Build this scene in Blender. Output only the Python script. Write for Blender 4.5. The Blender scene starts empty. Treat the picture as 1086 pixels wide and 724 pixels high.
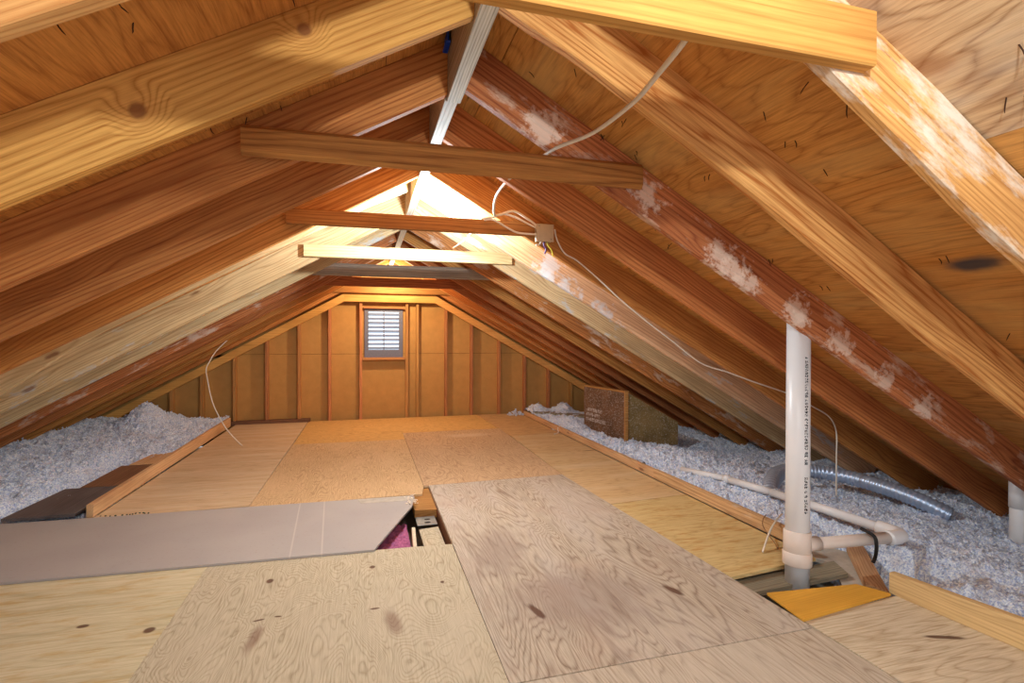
import bpy, bmesh, math, random
from mathutils import Vector, Matrix, noise
random.seed(7)
C = bpy.context.scene.collection
PI = math.pi
# ------------------------------------------------------------------ dimensions of the attic (metres)
H0, XR_, SL = 2.193, 0.365, 0.565        # underside of the rafters at the ridge, ridge x, roof slope
DEPTH = 0.189                            # rafter depth, square to the slope
CS = 1/math.sqrt(1+SL*SL)
DV = DEPTH/CS                            # the same, measured plumb
WALL = 7.78
def under(x): return H0-SL*abs(x-XR_)
def deck(x): return under(x)+DV

# ------------------------------------------------------------------ node helpers
class NT:
    def __init__(s, name):
        s.m = bpy.data.materials.new(name); s.m.use_nodes = True
        s.t = s.m.node_tree; s.t.nodes.clear()
        s.out = s.n('ShaderNodeOutputMaterial'); s.b = s.n('ShaderNodeBsdfPrincipled')
        s.l(s.b.outputs[0], s.out.inputs[0])
    def n(s, k): return s.t.nodes.new(k)
    def l(s, a, b): s.t.links.new(a, b)
    def put(s, sock, v):
        if hasattr(v, 'links'): s.l(v, sock)
        else: sock.default_value = v
    def math(s, op, a, b=0.0, c=None, clamp=False):
        n = s.n('ShaderNodeMath'); n.operation = op; n.use_clamp = clamp
        s.put(n.inputs[0], a); s.put(n.inputs[1], b)
        if c is not None: s.put(n.inputs[2], c)
        return n.outputs[0]
    def vmath(s, op, a, b):
        n = s.n('ShaderNodeVectorMath'); n.operation = op
        s.put(n.inputs[0], a); s.put(n.inputs[1], b); return n.outputs[0]
    def noise(s, v, sc=1.0, det=2.0, rough=.5, dist=0.0):
        n = s.n('ShaderNodeTexNoise'); s.put(n.inputs['Vector'], v); n.inputs['Scale'].default_value = sc
        n.inputs['Detail'].default_value = det; n.inputs['Roughness'].default_value = rough
        n.inputs['Distortion'].default_value = dist; return n.outputs[0]
    def rng(s, v, a, b, c=0.0, d=1.0, smooth=False):
        n = s.n('ShaderNodeMapRange'); n.clamp = True
        if smooth: n.interpolation_type = 'SMOOTHSTEP'
        s.put(n.inputs[0], v)
        for i, q in enumerate((a, b, c, d)): s.put(n.inputs[i+1], q)
        return n.outputs[0]
    def mix(s, f, a, b):
        n = s.n('ShaderNodeMix'); n.data_type = 'RGBA'
        s.put(n.inputs[0], f); s.put(n.inputs[6], a if hasattr(a, 'links') else (*a, 1)); s.put(n.inputs[7], b if hasattr(b, 'links') else (*b, 1))
        return n.outputs[2]
    def bump(s, h, st=.3, d=.002):
        n = s.n('ShaderNodeBump'); n.inputs['Strength'].default_value = st; n.inputs['Distance'].default_value = d
        s.put(n.inputs['Height'], h); s.l(n.outputs[0], s.b.inputs['Normal'])
    def fin(s, col, rough=.75, spec=.25, metal=0.0):
        s.put(s.b.inputs['Base Color'], col if hasattr(col, 'links') else (*col, 1))
        s.put(s.b.inputs['Roughness'], rough); s.b.inputs['Specular IOR Level'].default_value = spec
        s.b.inputs['Metallic'].default_value = metal; return s.m
def lin(r, g, b): return tuple(((c/255)/12.92 if c/255 <= .04045 else ((c/255+.055)/1.055)**2.4) for c in (r, g, b))

def spots_mask(nt, spots, soft=.35):
    """ellipses of knots and stains at fixed places; each (x, y, rx, ry, angle)"""
    g = nt.n('ShaderNodeNewGeometry').outputs['Position']
    w = nt.noise(g, 14, 2)
    tot = None
    for (x, y, rx, ry, a) in spots:
        d = nt.vmath('SUBTRACT', g, (x, y, 0))
        sp = nt.n('ShaderNodeSeparateXYZ'); nt.l(d, sp.inputs[0])
        ca, sa = math.cos(a), math.sin(a)
        u = nt.math('MULTIPLY', nt.math('ADD', nt.math('MULTIPLY', sp.outputs[0], ca), nt.math('MULTIPLY', sp.outputs[1], sa)), 1/rx)
        v = nt.math('MULTIPLY', nt.math('SUBTRACT', nt.math('MULTIPLY', sp.outputs[1], ca), nt.math('MULTIPLY', sp.outputs[0], sa)), 1/ry)
        r = nt.math('SQRT', nt.math('ADD', nt.math('MULTIPLY', u, u), nt.math('MULTIPLY', v, v)))
        r = nt.math('ADD', r, nt.math('MULTIPLY', nt.math('SUBTRACT', w, .5), .7))
        k = nt.rng(r, 1-soft, 1+soft, 1.0, 0.0, True)
        tot = k if tot is None else nt.math('MAXIMUM', tot, k)
    return tot

def lumber(name, c1, c2, grain=.8, knots=True, stain=None, stain_amt=.5, stain_sc=3.0, vary=.16, rings=7.0, straight=48.0, at=(), patches=(), patch_col=None):
    nt = NT(name)
    p = nt.n('ShaderNodeTexCoord').outputs['Object']
    rnd = nt.n('ShaderNodeObjectInfo').outputs['Random']
    cb = nt.n('ShaderNodeCombineXYZ')
    for i, k in enumerate((37., 11., 23.)): nt.l(nt.math('MULTIPLY', rnd, k), cb.inputs[i])
    p = nt.vmath('ADD', p, cb.outputs[0])
    vor = nt.n('ShaderNodeTexVoronoi'); nt.l(nt.vmath('MULTIPLY', p, (1.5, 5.0, 5.0)), vor.inputs['Vector']); vor.inputs['Scale'].default_value = 1
    vd = vor.outputs['Distance']
    kf = nt.rng(vd, 0, .4, 1, 0, True)
    n1 = nt.noise(nt.vmath('MULTIPLY', p, (.55, 7.5, 7.5)), 1, 2, .45)
    gp = nt.n('ShaderNodeNewGeometry').outputs['Position']
    sep = nt.n('ShaderNodeSeparateXYZ'); nt.l(p, sep.inputs[0])
    g = nt.math('ADD', nt.math('MULTIPLY', n1, rings), nt.math('MULTIPLY', kf, 1.6 if knots else 0.0))
    g = nt.math('ADD', g, nt.math('ADD', nt.math('MULTIPLY', sep.outputs[2], straight), nt.math('MULTIPLY', sep.outputs[1], straight*1.4)))
    for (P, r) in at:
        vm = nt.n('ShaderNodeVectorMath'); vm.operation = 'DISTANCE'; nt.l(gp, vm.inputs[0]); vm.inputs[1].default_value = P
        g = nt.math('ADD', g, nt.rng(vm.outputs['Value'], 0.0, r*4.5, 4.0, 0.0, True))
    ring = nt.math('POWER', nt.math('MULTIPLY', nt.math('PINGPONG', g, .5), 2.0), 2.6)
    fine = nt.noise(nt.vmath('MULTIPLY', p, (4, 150, 150)), 1, 3, .7)
    fac = nt.math('MULTIPLY', nt.math('ADD', nt.math('MULTIPLY', ring, .75), nt.math('MULTIPLY', nt.rng(fine, .38, .68), .6)), grain, clamp=True)
    col = nt.mix(fac, c1, tuple(q*.8 for q in c2))
    blot = nt.noise(nt.vmath('MULTIPLY', p, (1.2, 5, 5)), 1, 3, .6)
    col = nt.mix(nt.rng(blot, .42, .75, 0, .6), col, tuple(x*.62 for x in c2))
    if stain:
        sn = nt.noise(nt.vmath('MULTIPLY', p, (stain_sc, stain_sc*3.2, stain_sc*3.2)), 1, 6, .7)
        sm = nt.rng(sn, .62-stain_amt*.22, .70-stain_amt*.18, 0, .85)
        col = nt.mix(sm, col, stain)
    if knots:
        kw = nt.noise(nt.vmath('MULTIPLY', p, (30, 60, 60)), 1, 2)
        vdd = nt.math('ADD', vd, nt.math('MULTIPLY', nt.math('SUBTRACT', kw, .5), .05))
        col = nt.mix(nt.rng(vdd, .045, .085, .75, 0), col, lin(116, 68, 38))
    def blob(P, r, w0, soft, fq=.55, det=4):
        vm = nt.n('ShaderNodeVectorMath'); vm.operation = 'DISTANCE'; nt.l(gp, vm.inputs[0]); vm.inputs[1].default_value = P
        d = nt.math('ADD', nt.math('DIVIDE', vm.outputs['Value'], r), nt.math('MULTIPLY', nt.math('SUBTRACT', nt.noise(gp, fq/r, det, .68), .5), w0))
        return nt.rng(d, 1-soft, 1+soft, 1.0, 0.0)
    for (P, r) in at:
        col = nt.mix(nt.math('MULTIPLY', blob(P, r*2.1, .3, .6), .35), col, lin(190, 120, 66))
        col = nt.mix(nt.math('MULTIPLY', blob(P, r, .5, .25), .85), col, lin(128, 70, 40))
    for (P, r) in patches:
        col = nt.mix(nt.math('MULTIPLY', blob(P, r*1.15, 5.5, .35, 1.3, 6), .62), col, patch_col)
    hs = nt.n('ShaderNodeHueSaturation'); nt.l(col, hs.inputs['Color'])
    nt.l(nt.math('ADD', nt.math('MULTIPLY', rnd, 2*vary), 1-vary), hs.inputs['Value'])
    nt.l(nt.math('ADD', nt.math('MULTIPLY', nt.math('FRACT', nt.math('MULTIPLY', rnd, 7.3)), .024), .486), hs.inputs['Hue'])
    nt.bump(nt.math('ADD', nt.math('MULTIPLY', fine, .6), nt.math('MULTIPLY', ring, .4)), .35, .0015)
    return nt.fin(hs.outputs[0], .72, .22)

def plywood(name, c1, c2, axis='y', rings=16.0, line=.7, sc=1.0, streak=None, stains=(), knots=(), c_stain=None, dirt=None, worn=None, stretch=6.0, stain_f=.55):
    """rotary-cut face veneer: contour lines of a stretched noise, fibre along the axis"""
    nt = NT(name)
    p = nt.n('ShaderNodeNewGeometry').outputs['Position']
    rnd = nt.n('ShaderNodeObjectInfo').outputs['Random']
    cb = nt.n('ShaderNodeCombineXYZ'); nt.l(nt.math('MULTIPLY', rnd, 31.), cb.inputs[0]); nt.l(nt.math('MULTIPLY', rnd, 17.), cb.inputs[1])
    p = nt.vmath('ADD', p, cb.outputs[0])
    lo, hi = 1.1*sc, 1.1*sc*stretch
    v1 = (hi, lo, hi) if axis == 'y' else (lo, hi, hi)
    v2 = (150, 7, 150) if axis == 'y' else (7, 150, 150)
    n1 = nt.noise(nt.vmath('MULTIPLY', p, v1), 1, 2.5, .5, .4)
    g = nt.math('MULTIPLY', n1, rings)
    ring = nt.math('POWER', nt.math('MULTIPLY', nt.math('PINGPONG', g, .5), 2.0), 3.0)
    fine = nt.noise(nt.vmath('MULTIPLY', p, v2), 1, 3, .7)
    fac = nt.math('ADD', nt.math('MULTIPLY', ring, line), nt.math('MULTIPLY', nt.rng(fine, .38, .68), .5), clamp=True)
    col = nt.mix(fac, c1, tuple(q*.78 for q in c2))
    big = nt.noise(nt.vmath('MULTIPLY', p, tuple(q*.9 for q in v1)), 1, 3, .6)
    if worn: col = nt.mix(nt.rng(big, .45, .75, 0, .7), col, worn)
    if streak: col = nt.mix(nt.rng(nt.noise(nt.vmath('MULTIPLY', p, tuple(q*1.6+3 for q in v1)), 1, 4, .65), .5, .68, 0, .75), col, streak)
    if dirt: col = nt.mix(nt.rng(nt.noise(p, 2.3, 5, .65), .5, .75, 0, .5), col, dirt)
    if stains: col = nt.mix(nt.math('MULTIPLY', spots_mask(nt, stains, .6), stain_f), col, c_stain or lin(120, 84, 72))
    if knots: col = nt.mix(nt.math('MULTIPLY', spots_mask(nt, knots, .3), .9), col, lin(92, 58, 40))
    nt.bump(nt.math('ADD', nt.math('MULTIPLY', fine, .5), nt.math('MULTIPLY', ring, .5)), .3, .001)
    return nt.fin(col, .7, .22)

def plain(name, c, rough=.6, spec=.3, metal=0.0, mott=.12, sc=40):
    nt = NT(name); p = nt.n('ShaderNodeTexCoord').outputs['Object']
    n = nt.noise(p, sc, 4, .6)
    col = nt.mix(nt.rng(n, .3, .75), c, tuple(q*(1-mott*2) for q in c))
    nt.bump(n, .12, .001)
    return nt.fin(col, rough, spec, metal)

# ------------------------------------------------------------------ materials
W1, W2 = lin(212, 146, 76), lin(158, 86, 34)  # pine darkened for unlit rafters: shade put into the wood colour
M = {}
M['rafter'] = lumber('rafter_pine', W1, W2)
M['rafter_pale'] = lumber('rafter_pine_pale', lin(232, 182, 112), lin(196, 130, 66))
M['rafter_white'] = lumber('rafter_pine_white_stained', lin(226, 170, 102), lin(182, 112, 54), stain=lin(222, 208, 190), stain_amt=.62, stain_sc=2.0)
M['rafter_mould'] = lumber('rafter_pine_weathered', lin(196, 126, 70), lin(128, 62, 28), stain=lin(196, 172, 150), stain_amt=.42, stain_sc=3.2)  # weathered pine, its colour also darkened to carry shade
M['rafter_lit_grey'] = lumber('rafter_pine_lit_grey_patch', lin(226, 190, 144), lin(184, 138, 92), stain=lin(190, 190, 188), stain_amt=.2, stain_sc=2.6, at=[((-2.03, 3.735, .86), .05)],  # base colour paled by the far lamp's whitening; grey patches are stains
   patches=[((1.37, 3.73, 1.72), .075), ((1.31, 3.73, 1.64), .06), ((1.51, 3.73, 1.51), .085), ((1.80, 3.73, 1.32), .09), ((1.93, 3.73, 1.22), .06)], patch_col=lin(198, 204, 212))
M['rafter_c'] = lumber('rafter_pine_blotched', lin(198, 130, 74), lin(132, 66, 32), stain=lin(200, 168, 140), stain_amt=.35, stain_sc=3.2,
   patches=[((1.60, 2.048, 1.56), .05), ((1.68, 2.048, 1.50), .055), ((1.76, 2.048, 1.44), .045), ((2.04, 2.048, 1.312), .05), ((2.08, 2.048, 1.27), .04), ((2.32, 2.048, 1.149), .05), ((2.62, 2.048, .97), .05), ((1.22, 2.048, 1.83), .06), ((.72, 2.048, 2.06), .06), ((2.9, 2.048, .80), .05)], patch_col=lin(226, 204, 182))
M['rafter_b'] = lumber('rafter_pine_figured', lin(234, 180, 104), lin(192, 116, 48), grain=1.0, knots=False, rings=12, straight=22.0)
M['rafter_knots'] = lumber('rafter_pine_two_knots', lin(226, 162, 90), lin(184, 108, 48), knots=False, at=[((-.567, 1.556, 1.766), .021), ((-.164, 1.556, 2.043), .019)])
M['tie_yellow'] = lumber('tie_yellow_pine', lin(226, 170, 88), lin(190, 122, 50), grain=.6)
M['tie_dark'] = lumber('tie_red_pine', lin(192, 126, 66), lin(138, 76, 34))  # red pine darkened along with the unlit rafters, shade in its colour
M['tie_pale'] = lumber('tie_pale_pine', lin(226, 200, 150), lin(196, 158, 100), grain=.6)
M['tie_grey'] = lumber('tie_grey_pine', lin(186, 170, 152), lin(136, 118, 100), grain=.6)
M['ridge'] = lumber('ridge_grey_pine', lin(196, 178, 158), lin(140, 118, 100), grain=.8, knots=False)
M['stud'] = lumber('stud_pine', lin(204, 144, 84), lin(160, 98, 50), knots=False)
M['plate'] = lumber('plate_pine_lamplit', lin(232, 172, 92), lin(196, 128, 56), knots=False, grain=.5, vary=.03)  # lamp light on the plate put into a brighter yellow wood
M['curb'] = lumber('curb_pine', lin(230, 192, 136), lin(200, 148, 92), grain=.6)
M['curb_chip'] = lumber('curb_chipped_pine', lin(220, 180, 128), lin(176, 124, 78), stain=lin(206, 202, 190), stain_amt=.3, stain_sc=1.2)
M['old'] = lumber('old_dark_board', lin(126, 112, 106), lin(80, 66, 62), grain=.8, knots=False)
M['old_brown'] = lumber('old_brown_board', lin(150, 106, 76), lin(104, 66, 44), knots=False)
M['scrap_grey'] = lumber('scrap_grey_board', lin(158, 146, 122), lin(112, 100, 80), grain=.7, knots=False)
M['scrap_orange'] = lumber('scrap_orange_board', lin(226, 168, 62), lin(206, 142, 44), grain=.35, knots=False, vary=.02)
M['deck_r'] = plywood('roof_plywood_pipe_side', lin(220, 156, 80), lin(168, 98, 42), 'y', rings=14, line=.45, sc=.8, stretch=5, dirt=lin(184, 112, 52), stains=[(2.075, 1.30, .035, .085, 0)], c_stain=lin(52, 60, 74), stain_f=.9, worn=lin(210, 170, 106))
M['deck_grey'] = plywood('roof_plywood_weathered', lin(212, 176, 134), lin(164, 116, 74), 'y', rings=14, line=.6, sc=1.1, stretch=4, worn=lin(200, 190, 176), dirt=lin(190, 140, 90), stains=[(1.345, .955, .03, .06, .3)], c_stain=lin(130, 70, 30))
M['deck_l'] = plywood('roof_plywood_plank_side', lin(214, 146, 74), lin(164, 94, 40), 'y', rings=10, line=.4, sc=.8, stretch=6, dirt=lin(170, 96, 46))
M['fiber'] = plain('brown_fibreboard', lin(192, 140, 78), .85, .1, 0, .08, 9)
M['pvc'] = plain('white_pvc', lin(226, 220, 216), .35, .45, 0, .02, 8)
M['pvc_cream'] = plain('cream_pvc', lin(226, 206, 190), .4, .4, 0, .03, 8)
M['ink'] = plain('black_ink', lin(34, 32, 34), .7, .2)
M['foil'] = plain('aluminium_foil', lin(186, 200, 222), .34, .5, .6, .06, 60)
M['galv'] = plain('galvanised_steel', lin(150, 152, 150), .45, .5, .6, .2, 30)
M['cable'] = plain('cable_sheath', lin(232, 218, 198), .5, .35, 0, .03)
M['jbox'] = plain('junction_box_steel', lin(196, 178, 150), .5, .4, .25, .06)
M['black'] = plain('black_rubber', lin(40, 34, 32), .7)
M['purple'] = plain('purple_wire', lin(110, 66, 120), .5)
M['yellow'] = plain('yellow_wire', lin(214, 190, 60), .5)
M['blue'] = plain('blue_plastic', lin(22, 70, 190), .45, .4, 0, .03)
M['pink'] = plain('pink_glass_wool', lin(196, 112, 148), .95, .05, 0, .3, 60)
M['dark_nail'] = plain('rusty_nail', lin(70, 42, 28), .6, .3, .3)
M['white_text'] = plain('white_print', lin(205, 190, 180), .8, .1)
M['stamp'] = plain('blue_grade_stamp', lin(60, 84, 140), .9, .05)
M['vent_grey'] = plain('vent_grey_metal', lin(112, 108, 116), .5, .3, .2)
M['vent_slat'] = plain('vent_slat_metal', lin(196, 198, 206), .4, .4, .1, .03)
M['lath'] = plain('white_lath', lin(226, 206, 176), .7)
M['plaster'] = plain('dusty_plasterboard_back', lin(196, 184, 168), .9, .05, 0, .12, 24)
M['cone'] = plain('plastic_cap', lin(210, 210, 205), .6)

def mat_drywall():
    nt = NT('grey_plasterboard'); p = nt.n('ShaderNodeNewGeometry').outputs['Position']
    n = nt.noise(p, 1.1, 3); f = nt.noise(p, 60, 3)
    col = nt.mix(nt.rng(n, .35, .7), lin(178, 168, 160), lin(166, 156, 150))
    col = nt.mix(nt.rng(f, .6, .75, 0, .25), col, lin(150, 130, 116))
    sp = nt.n('ShaderNodeSeparateXYZ'); nt.l(p, sp.inputs[0])
    for x in (-.42, -.26):   # two pale scored lines
        k = nt.rng(nt.math('ABSOLUTE', nt.math('SUBTRACT', nt.math('ADD', sp.outputs[0], nt.math('MULTIPLY', sp.outputs[1], .055)), x+.2)), .002, .006, .45, 0)
        col = nt.mix(k, col, lin(206, 194, 182))
    nt.bump(f, .08, .001)
    return nt.fin(col, .8, .15)
M['drywall'] = mat_drywall()

def mat_insul():
    nt = NT('blown_insulation'); p = nt.n('ShaderNodeNewGeometry').outputs['Position']
    a = nt.noise(p, 95, 5, .7); b = nt.noise(p, 5, 4, .65); c = nt.noise(p, 38, 4, .7)
    col = nt.mix(nt.rng(a, .40, .56), lin(172, 186, 222), lin(250, 253, 255))
    col = nt.mix(nt.rng(c, .56, .72, 0, .6), col, lin(170, 174, 200))
    col = nt.mix(nt.rng(b, .56, .76, 0, .65), col, lin(204, 188, 184))
    nt.bump(nt.math('ADD', a, c), .9, .012)
    return nt.fin(col, .95, .05)
M['insul'] = mat_insul()

def mat_box():
    nt = NT('brown_cardboard'); p = nt.n('ShaderNodeTexCoord').outputs['Object']
    n = nt.noise(p, 6, 4, .6); f = nt.noise(p, 85, 2, .6)
    col = nt.mix(nt.rng(n, .35, .7), lin(124, 88, 62), lin(98, 70, 50))
    col = nt.mix(nt.rng(f, .60, .64, 0, .85), col, lin(196, 182, 172))
    return nt.fin(col, .85, .1)
M['cardboard'] = mat_box()
def mat_box2():
    nt = NT('olive_cardboard'); p = nt.n('ShaderNodeTexCoord').outputs['Object']
    n = nt.noise(p, 6, 4, .6); f = nt.noise(p, 85, 2, .6)
    col = nt.mix(nt.rng(n, .35, .7), lin(150, 120, 76), lin(122, 98, 62))
    col = nt.mix(nt.rng(f, .60, .64, 0, .75), col, lin(196, 182, 164))
    return nt.fin(col, .85, .1)
M['cardboard_side'] = mat_box2()

# floor sheets
PLY = {
 'front_mid': plywood('ply_swirl_tan', lin(202, 188, 160), lin(168, 146, 114), 'y', 44, .5, 1.5, stretch=2.6, worn=lin(200, 184, 158),
     knots=[(-.439, 2.697, .016, .024, 0), (.04, 2.722, .014, .018, 0), (.361, 2.463, .009, .012, 0), (-.424, 2.335, .022, .006, .2), (-.35, 2.345, .014, .006, -.2), (.045, 2.30, .02, .007, 0)],
     stains=[(-.415, 2.19, .022, .09, -.1), (.115, 2.17, .028, .09, .15)], c_stain=lin(122, 80, 62)),
 'front_left': plywood('ply_pale_yellow', lin(210, 196, 160), lin(184, 164, 122), 'x', 8, .35, 1.0, stretch=7, worn=lin(222, 206, 172), streak=lin(190, 156, 100),
     knots=[(-1.10, 2.48, .02, .012, 0), (-.83, 2.375, .02, .02, 0)]),
 'big': plywood('ply_grey_cathedral', lin(198, 182, 160), lin(150, 124, 102), 'y', 34, .62, .62, stretch=5.5, worn=lin(196, 184, 172), dirt=lin(176, 146, 126),
     knots=[(.713, 2.089, .018, .06, .2), (1.387, 2.088, .018, .06, .35), (.46, 1.75, .01, .01, 0)], stains=[(.95, 2.15, .3, .25, 0), (.72, 2.75, .12, .3, -.2)], c_stain=lin(150, 130, 118)),
 'near': plywood('ply_grey_near', lin(200, 184, 162), lin(158, 132, 108), 'y', 22, .5, .7, stretch=6, worn=lin(200, 186, 168)),
 'back_mid': plywood('ply_orange_swirl', lin(216, 182, 136), lin(180, 134, 88), 'y', 44, .55, 1.2, stretch=2.8, worn=lin(214, 178, 134)),
 'back_right': plywood('ply_orange_tan', lin(208, 174, 134), lin(170, 126, 88), 'y', 22, .5, 1.0, stretch=4, worn=lin(206, 170, 130), stains=[(1.2, 6.1, .25, .1, 0)], c_stain=lin(216, 192, 160)),
 'far': plywood('ply_yellow_far', lin(224, 180, 112), lin(190, 138, 72), 'x', 22, .5, 1.3, stretch=3),
 'left': plywood('ply_pale_strip', lin(216, 186, 146), lin(190, 150, 106), 'x', 10, .4, .9, stretch=9, worn=lin(220, 200, 168)),
 'right_far': plywood('ply_tan_far_strip', lin(212, 172, 120), lin(178, 130, 80), 'x', 12, .5, 1, stretch=7, stains=[(2.0, 5.9, .3, .02, .05)], c_stain=lin(110, 70, 44)),
 'right_mid': plywood('ply_tan_strip', lin(212, 178, 130), lin(184, 140, 90), 'x', 12, .4, 1, stretch=6, worn=lin(214, 190, 150), knots=[(2.515-.25, 4.94, .07, .012, .1)]),
 'right_stain': plywood('ply_streaked_strip', lin(214, 186, 130), lin(190, 150, 88), 'x', 10, .4, 1.1, stretch=9, streak=lin(178, 124, 56)),
 'right_near': plywood('ply_pale_near_strip', lin(218, 200, 170), lin(188, 156, 118), 'x', 14, .5, .9, stretch=8, knots=[(2.2, 1.47, .075, .012, -.35)]),
}

# ------------------------------------------------------------------ mesh helpers
def mesh_obj(name, bm, mat, parent=None, loc=(0, 0, 0), rot=None, smooth=False):
    me = bpy.data.meshes.new(name); bmesh.ops.recalc_face_normals(bm, faces=bm.faces); bm.to_mesh(me); bm.free()
    me.materials.append(mat)
    if smooth:
        for p in me.polygons: p.use_smooth = True
    o = bpy.data.objects.new(name, me); C.objects.link(o)
    o.location = loc
    if rot is not None: o.rotation_euler = rot
    if parent: o.parent = parent
    return o
def tag(o, label, cat, group=None, kind=None):
    o['label'] = label; o['category'] = cat
    if group: o['group'] = group
    if kind: o['kind'] = kind
    return o
def struct(o):
    o['kind'] = 'structure'; return o
def empty(name, loc, rotz=0):
    o = bpy.data.objects.new(name, None); C.objects.link(o); o.location = loc; o.rotation_euler = (0, 0, rotz); o.empty_display_size = .05
    return o
def add_box(bm, c, s, rot=None, bev=0.0):
    r = bmesh.ops.create_cube(bm, size=1)
    vs = r['verts']
    for v in vs: v.co = Vector((v.co.x*s[0], v.co.y*s[1], v.co.z*s[2]))
    if bev:
        es = list({e for v in vs for e in v.link_edges})
        rb = bmesh.ops.bevel(bm, geom=es, offset=bev, segments=1, affect='EDGES')
        vs = list({v for f in rb['faces'] for v in f.verts} | {v for v in vs if v.is_valid})
    m = (rot.to_4x4() if rot else Matrix.Identity(4))
    for v in vs: v.co = m @ v.co + Vector(c)
    return vs
def add_poly(bm, pts, z0, z1):
    lo = [bm.verts.new((x, y, z0)) for x, y in pts]; hi = [bm.verts.new((x, y, z1)) for x, y in pts]
    bm.faces.new(lo); bm.faces.new(hi); n = len(pts)
    for i in range(n): bm.faces.new((lo[i], lo[(i+1) % n], hi[(i+1) % n], hi[i]))
def catmull(pts, n=8):
    P = [Vector(p) for p in pts]; out = []
    for i in range(len(P)-1):
        a, b, c, d = P[max(i-1, 0)], P[i], P[i+1], P[min(i+2, len(P)-1)]
        for k in range(n):
            t = k/n
            out.append(.5*((2*b)+(c-a)*t+(2*a-5*b+4*c-d)*t*t+(3*b-a-3*c+d)*t**3))
    out.append(P[-1]); return out
def add_tube(bm, path, r, seg=12, cap=True):
    path = [Vector(p) for p in path]; rings = []; up = None
    for i, p in enumerate(path):
        t = (path[min(i+1, len(path)-1)]-path[max(i-1, 0)]).normalized()
        if up is None:
            up = Vector((0, 0, 1)) if abs(t.z) < .9 else Vector((1, 0, 0))
        up = (up-t*up.dot(t)).normalized(); s = t.cross(up)
        rr = r(i, len(path)) if callable(r) else r
        rings.append([bm.verts.new(p+(up*math.cos(2*PI*k/seg)+s*math.sin(2*PI*k/seg))*rr) for k in range(seg)])
    for a, b in zip(rings, rings[1:]):
        for k in range(seg): bm.faces.new((a[k], a[(k+1) % seg], b[(k+1) % seg], b[k]))
    if cap: bm.faces.new(rings[0][::-1]); bm.faces.new(rings[-1])
    return rings

def lerp_tab(tab, s):
    for (a, p), (b, q) in zip(tab, tab[1:]):
        if s <= b:
            t = (s-a)/(b-a); t = t*t*(3-2*t); return p+(q-p)*t
    return tab[-1][1]
def board_bm(L, ty, tz, bow=None, n=1, bev=.003, cut0=0.0, cut1=0.0):
    """board from x=0 to L (grain along x), ty wide (y 0..ty), tz deep (z 0..tz); ends can be cut aslant"""
    bm = bmesh.new(); b = bev
    prof = [(b, 0), (ty-b, 0), (ty, b), (ty, tz-b), (ty-b, tz), (b, tz), (0, tz-b), (0, b)]
    rings = []
    for i in range(n+1):
        x = L*i/n
        dz = lerp_tab(bow, x) if bow else 0
        ring = []
        for (y, z) in prof:
            xx = x
            if i == 0: xx += cut0*z
            if i == n: xx += cut1*z
            ring.append(bm.verts.new((xx, y, z+dz)))
        rings.append(ring)
    for a, c in zip(rings, rings[1:]):
        for k in range(8): bm.faces.new((a[k], a[(k+1) % 8], c[(k+1) % 8], c[k]))
    bm.faces.new(rings[0][::-1]); bm.faces.new(rings[-1])
    return bm

# ------------------------------------------------------------------ camera
cam = bpy.data.cameras.new('camera'); cam.sensor_width = 36; cam.sensor_fit = 'HORIZONTAL'; cam.lens = 544.66/1086*36; cam.clip_start = .02
co = bpy.data.objects.new('camera', cam); C.objects.link(co)
Rv, Uv, Fv = Vector((.9612, -.2759, .0028)), Vector((-.0006, .0079, 1.0)), Vector((.2760, .9611, -.0074))
Fv.normalize(); Rv = (Rv-Fv*Rv.dot(Fv)).normalized(); Uv = Rv.cross(Fv)
co.matrix_world = Matrix(((Rv.x, Uv.x, -Fv.x, 0), (Rv.y, Uv.y, -Fv.y, 0), (Rv.z, Uv.z, -Fv.z, 1.178), (0, 0, 0, 1)))
bpy.context.scene.camera = co

# ------------------------------------------------------------------ roof: rafters
ang = math.atan(SL)
def rafter(side, y, mat, label, bow=None, xend=4.6, t=.039, dz=0.0):
    # box lies along the slope; its underside runs from the ridge board down to the eaves
    x0 = .384 if side > 0 else .324
    L = (xend-x0)/CS if side > 0 else (x0+xend-.35)/CS
    bm = board_bm(L, t, DEPTH, bow, 40 if bow else 6, .003, cut0=-SL)
    m = Matrix.Translation((x0, y, under(x0)+dz))
    if side > 0:
        m = m @ Matrix.Rotation(ang, 4, 'Y')
    else:
        m = m @ Matrix(((-1, 0, 0, 0), (0, 1, 0, 0), (0, 0, 1, 0), (0, 0, 0, 1))) @ Matrix.Rotation(ang, 4, 'Y')
        bmesh.ops.transform(bm, matrix=Matrix.Identity(4), verts=bm.verts)
    if side < 0:
        # mirror the board itself so that the object keeps a proper rotation
        for v in bm.verts: v.co.x *= -1
        m = Matrix.Translation((x0, y, under(x0)+dz)) @ Matrix.Rotation(-ang, 4, 'Y')
    o = mesh_obj('rafter', bm, mat); o.matrix_world = m
    tag(o, label, 'rafter', 'rafters over the white pipe' if side > 0 else 'rafters over the loose dark planks')
    return o
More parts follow.
